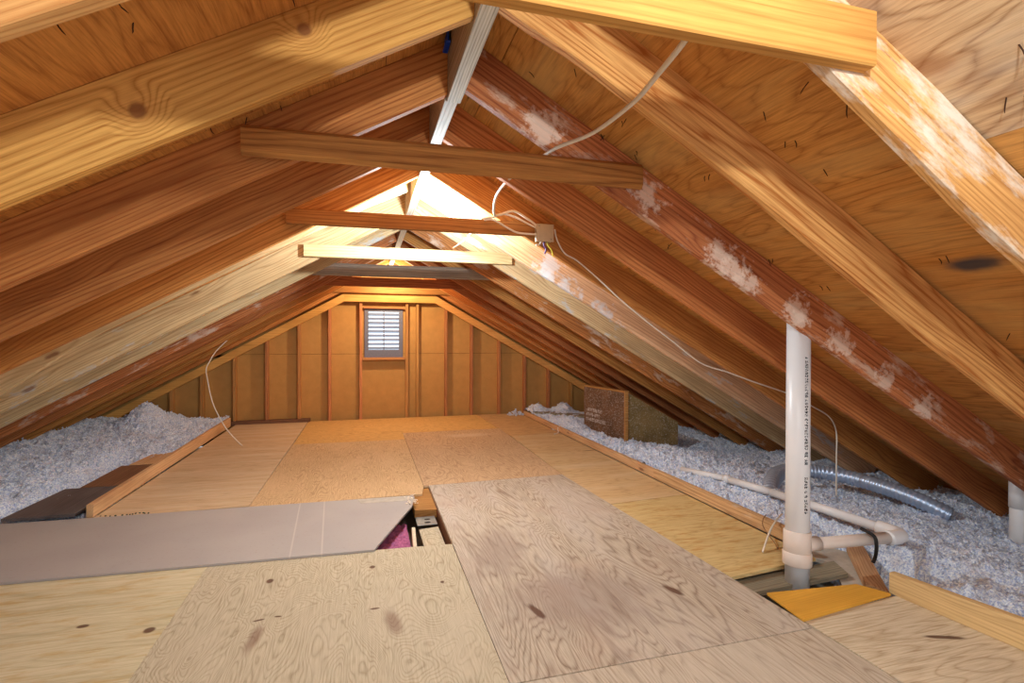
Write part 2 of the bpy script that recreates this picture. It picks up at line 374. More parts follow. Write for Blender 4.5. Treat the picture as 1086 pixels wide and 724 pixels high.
right = [
 (.970, 'rafter_white', 'rafter with chalky white stains, nailed to the yellow pine tie'),
 (1.490, 'rafter_b', 'clean pale rafter between the chalky-stained rafter and the one over the tall pipe'),
 (2.048, 'rafter_c', 'blotchy weathered rafter resting above the top of the tall white pipe'),
 (2.599, 'rafter', 'brown rafter first behind the tall white pipe'),
 (3.181, 'rafter', 'dark rafter with a thin cable running down its face from the junction box'),
 (3.731, 'rafter_lit_grey', 'pale lamp-lit rafter with grey patches just behind the junction box'),
 (4.280, 'rafter_lit_grey', 'pale lamp-lit rafter on the pipe side that carries the end of the pale knotty tie'),
 (4.830, 'rafter_mould', 'grey-streaked rafter on the pipe side between the pale tie and the grey tie'),
 (5.380, 'rafter', 'rafter on the pipe side that carries the end of the grey tie'),
 (5.930, 'rafter', 'fourth rafter out from the vent wall on the pipe side'),
 (6.480, 'rafter', 'third rafter out from the vent wall on the pipe side'),
 (7.030, 'rafter', 'second rafter out from the vent wall on the pipe side'),
 (7.560, 'rafter', 'rafter closest to the vent wall on the pipe side')]
left = [
 (1.014, 'rafter_pale', 'yellowish rafter in the top corner opposite the chalky-stained rafter'),
 (1.556, 'rafter_knots', 'broad pale rafter with two round knots, above the loose dark planks'),
 (2.090, 'rafter', 'brown rafter carrying the cracked knotty end of the red-brown tie'),
 (2.645, 'rafter', 'brown rafter just behind the cracked end of the red-brown tie'),
 (3.190, 'rafter', 'dark rafter on the plank side, at the end of the junction box tie'),
 (3.735, 'tie_pale', 'pale bowed rafter on the plank side, first one lit white behind the box tie'),  # pale stock carries the lamp's whitening in its colour
 (4.285, 'rafter_lit_grey', 'pale lamp-lit rafter on the plank side carrying the end of the pale knotty tie'),
 (4.830, 'rafter_lit_grey', 'greyish rafter on the plank side between the pale tie and the grey tie'),
 (5.380, 'rafter_mould', 'rafter on the plank side that carries the end of the grey tie'),
 (5.930, 'rafter', 'fourth rafter out from the vent wall on the plank side'),
 (6.480, 'rafter', 'third rafter out from the vent wall on the plank side'),
 (7.030, 'rafter', 'second rafter out from the vent wall on the plank side'),
 (7.560, 'rafter', 'rafter closest to the vent wall on the plank side')]
for i, (y, m, lb) in enumerate(right):
    rafter(1, y, M[m], lb, {0: [(0, .03), (.6, .022), (1.5, -.012), (2.2, -.03), (5.2, -.05)], 1: [(0, -.01), (.35, .015), (1.0, .017), (1.6, -.003), (2.1, -.018), (5.2, -.02)]}.get(i))
for i, (y, m, lb) in enumerate(left):
    rafter(-1, y, M[m], lb, {5: [(0, .06), (.3, .078), (1.6, .09), (2.1, .085), (2.9, 0), (5.2, -.02)]}.get(i))

# ridge: a doubled board, spliced at about two metres
rb1 = mesh_obj('ridge_board', board_bm(3.12, .058, .29, bev=.002), M['ridge'])
rb1.matrix_world = Matrix.Translation((.383, -1.0, 2.150)) @ Matrix.Rotation(PI/2, 4, 'Z')
tag(rb1, 'grey ridge board overhead, running up to the splice above the red-brown tie', 'ridge board', 'ridge boards')
rb2 = mesh_obj('ridge_board', board_bm(5.65, .055, .28, bev=.002), M['ridge'])
rb2.matrix_world = Matrix.Translation((.373, 2.125, 2.156)) @ Matrix.Rotation(PI/2, 4, 'Z')
tag(rb2, 'grey ridge board beyond the splice, running over the ties to the vent wall', 'ridge board', 'ridge boards')
tg = bmesh.new(); add_box(tg, (0, 0, 0), (.006, .085, .15), None, .002); add_box(tg, (0, 0, -.07), (.02, .085, .01), None, .002)
o = mesh_obj('plastic_tag', tg, M['blue'], loc=(.312, 2.035, 2.40)); tag(o, 'small bright blue plastic tag beside the ridge board', 'tag')

# roof sheathing: sheets with open joints under a solid backing
def slope_sheet(name, side, xa, xb, ya, yb, mat, parent, lift=0.0, th=.013):
    bm = bmesh.new(); vs = []
    for dz in (lift, lift+th):
        vs += [bm.verts.new((x, y, deck(x)+dz)) for x, y in ((xa, ya), (xb, ya), (xb, yb), (xa, yb))]
    bm.faces.new(vs[:4]); bm.faces.new(vs[4:])
    for i in range(4): bm.faces.new((vs[i], vs[(i+1) % 4], vs[4+(i+1) % 4], vs[4+i]))
    return mesh_obj(name, bm, mat, parent)
M['dark_gap'] = plain('roofing_felt', lin(46, 34, 28), .9, .05)
cr = struct(slope_sheet('ceiling_right', 1, XR_, 5.6, -1.0, WALL+.1, M['dark_gap'], None, .0145, .03))
cl = struct(slope_sheet('ceiling_left', -1, -4.4, XR_, -1.0, WALL+.1, M['dark_gap'], None, .0145, .03))
W = .0015
rows_r = [(XR_, .54), (.54, 1.60), (1.60, 2.66), (2.66, 3.72), (3.72, 5.6)]
for i, (a, b) in enumerate(rows_r):
    ys = [-1.0, .98, 3.42, 5.86, 7.88] if i % 2 == 0 else [-1.0, -.24, 2.06+.0, 4.5, 6.94, 7.88]
    if i == 1: ys = [-1.0, 1.0, 3.75, 6.2, 7.88]
    for y0, y1 in zip(ys, ys[1:]):
        slope_sheet('plywood_sheet', 1, a+W, b-W, y0+W, y1-W, M['deck_grey'] if (i == 1 and y1 == 1.0) else M['deck_r'], cr)
rows_l = [(-.94, .08), (.08, XR_), (-2.0, -.94), (-3.06, -2.0), (-4.4, -3.06)]
for i, (a, b) in enumerate(rows_l):
    ys = [-1.0, -.4, 2.04, 4.48, 6.92, 7.88] if i % 2 == 0 else [-1.0, .82, 3.26, 5.7, 7.88]
    for y0, y1 in zip(ys, ys[1:]): slope_sheet('plywood_sheet', -1, a+W, b-W, y0+W, y1-W, M['deck_l'], cl)
# nail points through the sheathing
def nail_bm(L, bend):
    bm = bmesh.new(); add_tube(bm, [(0, 0, .004), (0, 0, -L*.5), (bend*.4, 0, -L*.75), (bend, bend*.3, -L)], lambda i, n: .0017 if i < n-1 else .0006, 6); return bm
nms = []
for L, b in ((.03, .0), (.024, .008), (.036, .004)):
    bm = nail_bm(L, b); me = bpy.data.meshes.new('nail'); bm.to_mesh(me); bm.free(); me.materials.append(M['dark_nail']); nms.append(me)
def nail(x, y, parent, s):
    o = bpy.data.objects.new('nail', random.choice(nms)); C.objects.link(o); o.parent = parent
    o.location = (x, y, deck(x)); o.rotation_euler = (random.uniform(-.35, .35), s*ang+random.uniform(-.3, .3), random.uniform(0, 6)); return o
k = 0
ry = [(.35, .97), (1.02, 1.48), (1.54, 2.04), (2.10, 2.59), (2.65, 3.17)]
while k < 94:
    row = random.randint(0, 16); x = .5+row*.125+random.uniform(-.02, .02); a, b = random.choice(ry[:4] if k < 80 else ry)
    y = random.uniform(a, b)
    nail(x, y, cr, 1); k += 1
    if random.random() < .45 and k < 94: nail(x+random.uniform(-.012, .012), min(y+.03, b), cr, 1); k += 1
for k in range(34):
    a, b = random.choice([(1.06, 1.54), (1.60, 2.08), (2.14, 2.63)]); x = .25-random.randint(0, 12)*.11
    nail(x, random.uniform(a, b), cl, -1)
# faded grade stamp on the sheathing by the ridge
for s, px, py, sz in (('G', .17, 4.60, .085), ('IT', .275, 4.60, .085)):
    cu = bpy.data.curves.new('grade_stamp', 'FONT'); cu.body = s; cu.size = sz; cu.extrude = .0003; cu.materials.append(M['stamp'])
    o = bpy.data.objects.new('grade_stamp', cu); C.objects.link(o); o.parent = cl
    o.location = (px, py, deck(px)-.001); o.rotation_euler = (PI, -ang, 0) if False else (0, 0, 0)
    # reads from below, upright along the slope
    ex = Vector((CS, 0, SL*CS)); ey = Vector((0, 1, 0)); ez = ex.cross(ey)
    o.matrix_world = Matrix(((ex.x, ey.x, ez.x, px), (ex.y, ey.y, ez.y, py), (ex.z, ey.z, ez.z, deck(px)-.001), (0, 0, 0, 1))) @ Matrix.Rotation(0, 4, 'Z')
    o['label'] = 'faded blue stamped letters'

# ------------------------------------------------------------------ collar ties
def tie(y, x0, x1, z0, z1, mat, label, t=.039, bev=.004, dz=0.0):
    L = x1-x0
    o = mesh_obj('collar_tie', board_bm(L, t, z1-z0, bev=bev, n=6), M[mat])
    o.location = (x0, y-t, z0); o.rotation_euler = (0, -math.atan2(dz, L), 0)
    tag(o, label, 'collar tie', 'collar ties under the ridge'); return o
tie(.969, -.45, 1.158, 1.812, 1.943, 'tie_yellow', 'bright yellow pine tie crossing the top edge of the photo', dz=.008)
tie(2.046, -.42, 1.172, 1.823, 1.932, 'tie_dark', 'rounded red-brown tie with a cracked end, under the ridge splice', bev=.016, dz=.010)
tie(3.179, -.43, 1.17, 1.822, 1.908, 'tie_dark', 'brown tie carrying the junction box at its end', dz=.012)
tie(4.278, -.45, 1.216, 1.800, 1.896, 'tie_pale', 'pale whitish tie with one round knot, brightly lit behind the box tie', dz=.006)
tie(5.378, -.52, 1.30, 1.784, 1.908, 'tie_grey', 'grey round-edged tie between the pale tie and the vent wall', bev=.018, dz=.008)
tie(6.478, -.55, 1.32, 1.79, 1.90, 'tie_dark', 'dark brown tie beyond the grey tie, just above the vent')
tie(7.555, -.50, 1.26, 1.80, 1.90, 'tie_dark', 'reddish tie against the vent wall, right over the yellow top plate')

# ------------------------------------------------------------------ gable wall with its vent
VX0, VX1, VZ0, VZ1 = .0, .545, .885, 1.60
wb = bmesh.new()
def wall_piece(bm, x0, x1, z0, z1):
    pts = [(x0, z0), (x1, z0)]
    xs = sorted({x1, x0} | ({XR_} if x0 < XR_ < x1 else set()), reverse=True)
    pts += [(x, min(z1, deck(x)-.01)) for x in xs]
    # extra corner where the flat top meets the roof line
    a = [bm.verts.new((x, WALL, z)) for x, z in pts]; b = [bm.verts.new((x, WALL+.02, z)) for x, z in pts]
    bm.faces.new(a); bm.faces.new(b)
    for i in range(len(pts)): bm.faces.new((a[i], a[(i+1) % len(pts)], b[(i+1) % len(pts)], b[i]))
xs = [-4.1, -3.2, -2.4, -1.6, -.8, VX0]
SEAM = .937
def column(x0, x1, zt):
    wall_piece(wb, x0, x1, -.2, SEAM-.002)
    if max(deck(x0), deck(x1)) > SEAM: wall_piece(wb, x0, x1, SEAM+.002, zt)
for x0, x1 in zip(xs, xs[1:]): column(x0, x1, 9)
xs = [VX1, 1.2, 2.0, 2.8, 3.6, 4.4]
for x0, x1 in zip(xs, xs[1:]): column(x0, x1, 9)
wall_piece(wb, VX0, VX1, -.2, VZ0); wall_piece(wb, VX0, VX1, VZ1, 9)
w = struct(mesh_obj('wall_back', wb, M['fiber']))
bk = bmesh.new(); add_box(bk, (-2.05, WALL+.035, 1.1), (4.1, .02, 2.8)); add_box(bk, (2.5, WALL+.035, 1.1), (3.9, .02, 2.8))
add_box(bk, (.27, WALL+.035, .34), (.6, .02, 1.08)); add_box(bk, (.27, WALL+.035, 2.05), (.6, .02, .88))
mesh_obj('backing_panel', bk, M['dark_gap'], w)
# studs
STUDS = [-2.84, -2.435, -2.08, -1.69, -1.29, -.876, -.474, -.05, .60, .754, 1.18, 1.573, 2.008, 2.425, 2.823, 3.21]
names = {-2.84: 'stud standing in the insulation at the plank-side end of the vent wall', -2.435: 'stud rising behind the tall insulation heap on the plank side',
 -2.08: 'stud in the plank-side insulation, next to the tall heap', -1.69: 'stud at the far end of the plank-side curb', -1.29: 'first stud in from the end of the plank-side curb',
 -.876: 'third stud from the vent on the plank side', -.474: 'second stud from the vent on the plank side', -.05: 'stud along the plank-side edge of the louvred vent',
 .60: 'stud along the pipe-side edge of the louvred vent', .754: 'stud a hand wide from the pipe-side edge of the vent', 1.18: 'third stud from the vent on the pipe side',
 1.573: 'fourth stud from the vent on the pipe side', 2.008: 'fifth stud from the vent on the pipe side', 2.425: 'stud rising behind the far end of the pipe-side curb',
 2.823: 'short stud behind the far grey board in the insulation', 3.21: 'short stud just beside the printed brown box'}
for x in STUDS:
    top = min(under(x)-.05, 1.74)
    if x in (-.05, .60): top = 1.70
    bm = board_bm(top+.05, .089, .038, bev=.002)
    o = mesh_obj('stud', bm, M['stud'])
    # grain axis x -> up ; y -> depth ; z -> width
    o.matrix_world = Matrix(((0, 0, 1, x-.019), (0, 1, 0, WALL-.090), (1, 0, 0, -.05), (0, 0, 0, 1)))
    tag(o, names[x], 'stud', 'studs of the vent wall')
# top plates: a flat one over the vent and two sloping ones under the end rafters
tp = empty('top_plate', (0, 0, 0)); tag(tp, 'lamp-brightened yellow clipped top plate framing the vent wall over the vent', 'top plate')
ptop = lambda x: under(x)-.035
xa, xb = XR_-(under(XR_)-.035-1.795)/SL, XR_+(under(XR_)-.035-1.795)/SL
def plate_seg(p0, p1, nm):
    bm = bmesh.new(); hh = .11; y0, y1 = WALL-.16, WALL-.092
    v = []
    for y in (y0, y1):
        v += [bm.verts.new((p0[0], y, p0[1])), bm.verts.new((p1[0], y, p1[1])), bm.verts.new((p1[0], y, p1[1]-hh)), bm.verts.new((p0[0], y, p0[1]-hh))]
    bm.faces.new(v[:4]); bm.faces.new(v[4:])
    for i in range(4): bm.faces.new((v[i], v[(i+1) % 4], v[4+(i+1) % 4], v[4+i]))
    return mesh_obj(nm, bm, M['plate'], tp)
plate_seg((xa, 1.795), (xb, 1.795), 'flat_plate'); plate_seg((-3.4, ptop(-3.4)), (xa, 1.795), 'sloping_plate'); plate_seg((xb, 1.795), (4.0, ptop(4.0)), 'sloping_plate')
sp = mesh_obj('sole_plate', board_bm(1.0, .12, .05, bev=.003), M['old_brown']); sp.location = (-1.73, WALL-.16, -.01)
tag(sp, 'brown sole plate along the foot of the vent wall at the plank-side curb', 'sole plate')
# vent
gv = empty('gable_vent', ((VX0+VX1)/2, WALL, VZ0)); tag(gv, 'small louvred gable vent with daylight between its slats, high in the end wall', 'vent')
def pv(name, bm, mat, parent=gv):
    o = mesh_obj(name, bm, mat); o.parent = parent; o.matrix_parent_inverse = Matrix.Translation(gv.location).inverted() if parent is gv else Matrix.Identity(4); return o
cs = .03
bm = bmesh.new()
add_box(bm, ((VX0+VX1)/2, WALL-.045, VZ1+.005), (VX1-VX0+.03, .09, .022), None, .003); pv('casing', bm, M['stud'])
bm = bmesh.new(); add_box(bm, ((VX0+VX1)/2, WALL-.05, VZ0-.018), (VX1-VX0+.06, .11, .036), None, .003)
pv('sill', bm, M['stud'])
bm = bmesh.new(); f = .055
add_box(bm, (VX0+f/2, WALL-.01, (VZ0+VZ1)/2), (f, .04, VZ1-VZ0)); add_box(bm, (VX1-f/2, WALL-.01, (VZ0+VZ1)/2), (f, .04, VZ1-VZ0))
add_box(bm, ((VX0+VX1)/2, WALL-.01, VZ1-.025), (VX1-VX0-2*f, .04, .05)); add_box(bm, ((VX0+VX1)/2, WALL-.01, VZ0+.055), (VX1-VX0-2*f, .04, .11))
pv('frame', bm, M['vent_grey'])
bm = bmesh.new(); add_box(bm, ((VX0+VX1)/2, WALL-.012, (VZ0+VZ1)/2+.03), (.012, .03, VZ1-VZ0-.16)); pv('mullion', bm, M['vent_grey'])
bm = bmesh.new(); n = 9; z0, z1 = VZ0+.11, VZ1-.05; st = (z1-z0)/n
for i in range(n):
    add_box(bm, ((VX0+VX1)/2, WALL+.012, z0+(i+.36)*st), (VX1-VX0-2*f, .066, .004), Matrix.Rotation(-.62, 3, 'X'))
pv('louver_slats', bm, M['vent_slat'])

# ------------------------------------------------------------------ floor
fb = bmesh.new(); add_box(fb, (.4, 2.7, -.34), (10.4, 10.4, .04)); struct(mesh_obj('floor', fb, M['plaster']))
def sheet(pts, key, label, top=0.0, th=.018):
    cx = sum(p[0] for p in pts)/len(pts); cy = sum(p[1] for p in pts)/len(pts)
    g = .0007
    q = [(x+(g if x < cx else -g), y+(g if y < cy else -g)) for x, y in pts]
    bm = bmesh.new(); add_poly(bm, [(x-cx, y-cy) for x, y in q], -th, 0)
    bmesh.ops.bevel(bm, geom=[e for e in bm.edges if all(v.co.z > -.001 for v in e.verts)], offset=.0012, segments=1, affect='EDGES')
    o = mesh_obj('plywood_sheet', bm, PLY[key], loc=(cx, cy, top))
    tag(o, label, 'plywood sheet', 'plywood sheets of the attic floor'); return o
sheet([(-2.7, .4), (-.775, .4), (-.775, 3.0), (-2.7, 3.05)], 'front_left', 'pale yellowish floor sheet with cross grain in front of the grey plasterboard strip')
sheet([(-.775, .4), (.4755, .4), (.4755, 1.66), (.482, 2.905), (.30, 2.92), (-.775, 2.985)], 'front_mid', 'tan swirly floor sheet with two reddish drip stains, in front of the opening')
sheet([(.476, 1.672), (1.760, 1.665), (1.640, 4.13), (.492, 4.105)], 'big', 'large greyish floor sheet with long wavy grain, beside the opening', .0006)
sheet([(.476, .4), (1.80, .4), (1.760, 1.662), (.476, 1.668)], 'near', 'greyish floor sheet at the bottom edge, before the large wavy-grained sheet')
sheet([(-.770, 3.9), (.42, 3.9), (.451, 4.1), (.451, 6.035), (-.755, 6.07)], 'back_mid', 'orange swirly floor sheet just behind the grey plasterboard strip')
sheet([(.452, 4.11), (1.640, 4.137), (1.690, 6.455), (.452, 6.447)], 'back_right', 'orange-tan floor sheet between the wavy grey sheet and the yellow far sheet')
sheet([(-.752, 6.075), (.450, 6.04), (.452, 6.452), (1.672, 6.462), (1.650, 7.68), (-.750, 7.68)], 'far', 'yellow floor sheet against the wall below the vent')
sheet([(-1.692, 3.94), (-.773, 3.94), (-.757, 7.62), (-1.66, 7.62)], 'left', 'pale floor strip with cross grain beside the plank-side curb')
sheet([(1.695, 5.90), (2.33, 5.985), (2.33, 7.68), (1.655, 7.68)], 'right_far', 'tan floor strip at the wall end, next to the far pipe-side curb')
sheet([(1.666, 3.30), (2.33, 3.36), (2.33, 5.98), (1.693, 5.895), (1.643, 4.13)], 'right_mid', 'plain tan floor strip between the wavy sheet and the long curb')
sheet([(1.741, 2.13), (2.33, 2.19), (2.33, 3.355), (1.668, 3.295)], 'right_stain', 'floor strip with brown streaks just beyond the tall white pipe')
sheet([(1.805, .4), (2.5, .4), (2.40, 1.775), (1.765, 1.72)], 'right_near', 'pale floor strip with one long knot, in front of the orange scrap')
# joists under the floor, seen through the two openings
def joist(x0, y0, y1, label, z1=-.0185, h=.12, mat='old_brown'):
    o = mesh_obj('floor_joist', board_bm(y1-y0, .04, h, bev=.002), M[mat])
    o.matrix_world = Matrix.Translation((x0+.04, y0, z1-h)) @ Matrix.Rotation(PI/2, 4, 'Z'); tag(o, label, 'joist', 'floor joists'); return o
joist(.486, 2.0, 4.4, 'brown joist forming the side of the opening by the large wavy sheet', z1=-.0186)

# plasterboard strip lying over the gap
bm = bmesh.new()
pts = [(-3.1, 4.02), (-2.17, 3.93), (.345, 3.838), (.352, 3.80), (.318, 3.60), (.053, 2.912), (-1.656, 2.994), (-3.1, 3.06)]
add_poly(bm, pts, .001, .0125)
o = mesh_obj('plasterboard_strip', bm, M['drywall']); tag(o, 'smooth grey-beige plasterboard strip laid across the floor with one slanted end', 'plasterboard')
# torn paper edge of the strip
bm = bmesh.new(); random.seed(3)
add_poly(bm, [(-.05, 3.845), (.32, 3.835), (.335, 3.72), (-.02, 3.74)], .0125, .0138)
mesh_obj('torn_paper_edge', bm, M['plaster'], o)['label'] = 'torn grey paper edge'
bm = bmesh.new()
for k in range(26):
    x, y = random.uniform(.28, .37), random.uniform(3.62, 3.84); s = random.uniform(.006, .02)
    add_box(bm, (x, y, .014+random.uniform(0, .008)), (s, s*.7, .003), Matrix.Rotation(random.uniform(0, 3), 3, 'Z') @ Matrix.Rotation(random.uniform(-.6, .6), 3, 'X'))
mesh_obj('crumbled_corner', bm, M['cable'], o)['label'] = 'white crumbled gypsum corner'
bm = bmesh.new(); M['green'] = plain('dark_green_crumbs', lin(30, 62, 40), .8)
for k in range(13):
    x = -1.60+.018*k+random.uniform(-.006, .006) if k > 3 else -1.66+.03*k
    add_box(bm, (x*.99, 3.915-.05*(x+1.6)*.2+random.uniform(-.012, .012), .016), (.010, random.uniform(.006, .012), .006), Matrix.Rotation(random.uniform(0, 3), 3, 'Z'), .002)
o = mesh_obj('green_crumbs', bm, M['green']); tag(o, 'dark green crumbs scattered on the edge of the plasterboard strip', 'crumbs', kind='stuff')
# opening contents
bm = board_bm(.13, .16, .006, bev=.001); o = mesh_obj('metal_strap', bm, M['galv']); o.matrix_world = Matrix.Translation((.335, 3.40, -.062)); tag(o, 'galvanised metal strap with two dark holes inside the floor opening', 'metal strap')
for hx, hy in ((.075, .10), (.07, .04)):
    b2 = bmesh.new(); add_tube(b2, [(0, 0, 0), (0, 0, .0015)], .016, 14); h_ = mesh_obj('dark_hole_disc', b2, M['black'], o, loc=(hx, hy, .0058)); h_.scale = (1.3, .8, 1)  # solid black discs stand in for the darkness of the holes
bm = bmesh.new(); add_poly(bm, [(.345, 2.86), (.468, 2.86), (.468, 3.38), (.340, 3.36)], -.09, -.068); o = mesh_obj('plywood_offcut', bm, PLY['front_mid']); tag(o, 'tan plywood offcut lying low inside the floor opening', 'plywood offcut')
bm = bmesh.new(); add_poly(bm, [(.335, 3.60), (.484, 3.58), (.488, 4.10), (.335, 4.10)], -.075, -.020); o = mesh_obj('wood_block', bm, M['stud']); tag(o, 'brown wood block at the far end of the floor opening', 'wood block')
bm = bmesh.new(); add_box(bm, (.283, 3.06, -.06), (.022, .36, .11), Matrix.Rotation(-.06, 3, 'Z'), .002); o = mesh_obj('lath_strip', bm, M['lath']); tag(o, 'thin whitish lath standing in the floor opening beside pink wool', 'lath')
bm = bmesh.new()
NX, NY = 26, 46
gv_ = [[bm.verts.new((-.12+.39*i/NX, 2.84+.7*j/NY, -.085+.03*noise.fractal(Vector((i*.35, j*.35, 2)), 1, 2, 3))) for j in range(NY+1)] for i in range(NX+1)]
for i in range(NX):
    for j in range(NY): bm.faces.new((gv_[i][j], gv_[i+1][j], gv_[i+1][j+1], gv_[i][j+1]))
o = mesh_obj('pink_insulation', bm, M['pink'], smooth=True); tag(o, 'pink glass wool showing under the slanted end of the plasterboard', 'insulation', kind='stuff')

# ------------------------------------------------------------------ curbs and loose boards
def long_board(name, x, y0, x1_, y1, w, z0, h0, h1, mat, label, cat, group=None):
    """upright board from (x,y0) to (x1_,y1), w thick, inner face given"""
    d = Vector((x1_-x, y1-y0)); L = d.length; bm = board_bm(L, w, h0, bev=.003, n=4)
    for v in bm.verts:
        if v.co.z > h0*.5: v.co.z += (h1-h0)*v.co.x/L
    o = mesh_obj(name, bm, M[mat]); o.matrix_world = Matrix.Translation((x, y0, z0)) @ Matrix.Rotation(math.atan2(d.y, d.x), 4, 'Z')
    tag(o, label, cat, group); return o
long_board('curb_board', -1.694, 3.95, -1.690, 7.50, .038, 0.0, .088, .115, 'curb', 'long edge board standing beside the loose dark planks and insulation', 'curb board', 'curb boards')
long_board('curb_board', 2.376, 3.815, 2.372, 7.47, .038, 0.0, .072, .060, 'curb', 'far edge board running from the printed brown box to the wall', 'curb board', 'curb boards')
long_board('curb_board', 2.378, 2.38, 2.374, 3.812, .038, 0.0, .084, .076, 'curb_chip', 'middle edge board with chipped grey patches behind the tall pipe', 'curb board', 'curb boards')
long_board('curb_board', 2.50, .7, 2.375, 1.80, .038, 0.0, .14, .096, 'curb', 'near edge board with a dark sawn end, in front of the orange scrap', 'curb board', 'curb boards')
def flat_board(name, pts, z0, z1, mat, label, cat, group=None, grain=None):
    cx = sum(p[0] for p in pts)/len(pts); cy = sum(p[1] for p in pts)/len(pts)
    a = math.atan2(grain[1], grain[0]) if grain else 0
    ca, sa = math.cos(-a), math.sin(-a)
    q = [((x-cx)*ca-(y-cy)*sa, (x-cx)*sa+(y-cy)*ca) for x, y in pts]
    bm = bmesh.new(); add_poly(bm, q, 0, z1-z0)
    bmesh.ops.bevel(bm, geom=list(bm.edges), offset=.0015, segments=1, affect='EDGES')
    o = mesh_obj(name, bm, M[mat], loc=(cx, cy, z0), rot=(0, 0, a)); tag(o, label, cat, group); return o
flat_board('loose_plank', [(-2.19, 3.965), (-1.80, 3.965), (-1.80, 4.62), (-2.16, 4.62)], .012, .034, 'old', 'dark grey weathered plank beside the near end of the long curb', 'plank', 'loose planks in the insulation', (0, 1))
flat_board('loose_plank', [(-2.07, 4.635), (-1.745, 4.635), (-1.745, 5.32), (-2.07, 5.32)], .012, .034, 'old_brown', 'brown plank lying end to end beyond the dark grey one', 'plank', 'loose planks in the insulation', (0, 1))
flat_board('loose_plank', [(-2.02, 5.34), (-1.745, 5.34), (-1.745, 5.80), (-1.98, 5.80)], .016, .036, 'curb', 'tan plank end half covered by insulation beyond the brown plank', 'plank', 'loose planks in the insulation', (0, 1))
flat_board('loose_plank', [(2.42, 7.30), (3.04, 6.62), (3.16, 6.80), (2.56, 7.44)], .045, .07, 'scrap_grey', 'grey board lying in the insulation between the far curb and the brown box', 'plank', 'loose planks in the insulation', (1, -1))
flat_board('scrap_board', [(1.72, 2.15), (1.72, 2.025), (2.41, 2.068), (2.468, 2.205)], -.060, -.036, 'scrap_grey', 'grey-green scrap board behind the foot of the tall white pipe', 'scrap board', None, (1, .1))
flat_board('scrap_board', [(1.772, 1.930), (1.752, 1.705), (2.315, 1.770), (2.245, 1.885)], .001, .014, 'scrap_orange', 'bright orange-yellow scrap board in front of the foot of the tall white pipe', 'scrap board', None, (1, .1))
flat_board('wood_brace', [(2.79, 2.30), (2.70, 2.33), (2.36, 1.93), (2.385, 1.83)], -.06, -.02, 'curb_chip', 'short slanting wood brace between the orange scrap and the black strap', 'brace', None, (.4, .45))
flat_board('plasterboard_scrap', [(2.40, 2.44), (2.66, 2.44), (2.74, 2.25), (2.46, 1.93), (2.28, 1.96), (2.34, 2.05), (2.49, 2.22)], -.085, -.066, 'plaster', 'dusty whitish plasterboard scrap low behind the orange scrap', 'plasterboard', None, (1, 0))

# ------------------------------------------------------------------ insulation
def smooth(a, b, x):
    t = max(0, min(1, (x-a)/(b-a))); return t*t*(3-2*t)
def insul(name, x0, x1, y0, y1, zf, label, step=.016, flakes=9000, seed=1):
    bm = bmesh.new(); nx, ny = int((x1-x0)/step), int((y1-y0)/step); g = []
    for i in range(nx+1):
        col = []
        for j in range(ny+1):
            x = x0+(x1-x0)*i/nx; y = y0+(y1-y0)*j/ny
            z = zf(x, y)
            z += .030*noise.fractal(Vector((x*4, y*4, seed)), .9, 2, 3) + .026*noise.fractal(Vector((x*15, y*15, seed+5)), .7, 2, 3) + random.uniform(-.006, .006)
            col.append(bm.verts.new((x+random.uniform(-.005, .005), y+random.uniform(-.005, .005), min(z, deck(x)-.012))))
        g.append(col)
    for i in range(nx):
        for j in range(ny): bm.faces.new((g[i][j], g[i+1][j], g[i+1][j+1], g[i][j+1]))
    rnd = random.Random(seed)
    for k in range(flakes):
        v = g[rnd.randint(0, nx)][rnd.randint(0, ny)].co; s = rnd.uniform(.006, .019)
        a = Vector((rnd.gauss(0, 1), rnd.gauss(0, 1), rnd.gauss(0, .7))).normalized(); b = a.orthogonal().normalized(); c = a.cross(b)
        p = v+Vector((0, 0, rnd.uniform(.0, .010)))
        q = [bm.verts.new(p+a*s), bm.verts.new(p-a*s*.5+b*s*.8), bm.verts.new(p-a*s*.5-b*s*.6+c*s*.5), bm.verts.new(p+c*s*.6)]
        for t in ((0, 1, 2), (0, 1, 3), (1, 2, 3), (0, 2, 3)): bm.faces.new([q[i] for i in t])
    o = mesh_obj(name, bm, M['insul']); tag(o, label, 'insulation', kind='stuff'); return o
def zl(x, y):
    z = .045+.05*smooth(-1.8, -2.6, x)
    z -= .07*smooth(-2.32, -2.16, x)*smooth(5.9, 5.4, y)
    z += .24*math.exp(-((x+2.55)/.20)**2-((y-7.2)/.32)**2) + .05*smooth(6.5, 7.6, y)
    z -= .16*smooth(4.10, 3.98, y)
    z -= .12*math.exp(-((x+2.42)/.06)**2-((y-4.42)/.06)**2)
    return z
insul('blown_insulation', -4.2, -1.735, 3.2, WALL-.1, zl, 'fluffy whitish insulation heaped beside the loose dark planks', seed=2)
def zr(x, y):
    z = .030+.02*smooth(2.45, 2.7, x)-.15*smooth(2.85, 3.9, x)
    z -= .07*smooth(2.6, 2.85, x)*smooth(4.6, 5.1, y)*smooth(6.6, 6.2, y)
    hole = smooth(2.86, 2.64, x)*smooth(1.72, 1.84, y)*smooth(2.52, 2.34, y)
    z -= .17*hole
    z += .03*math.exp(-((x-2.75)/.3)**2-((y-4.4)/.8)**2)
    z += .12*math.exp(-((x-2.55)/.12)**2-((y-7.5)/.2)**2)+.12*math.exp(-((x-2.98)/.12)**2-((y-7.45)/.2)**2)+.05*math.exp(-((x-2.7)/.15)**2-((y-6.4)/.3)**2)
    z -= .06*math.exp(-((x-2.9)/.13)**2-((y-1.42)/.16)**2)
    z -= .09*math.exp(-((x-2.72)/.05)**2-((y-2.45)/.25)**2)
    z -= .05*math.exp(-((x-3.55)/.08)**2-((y-2.48)/.07)**2)
    return z
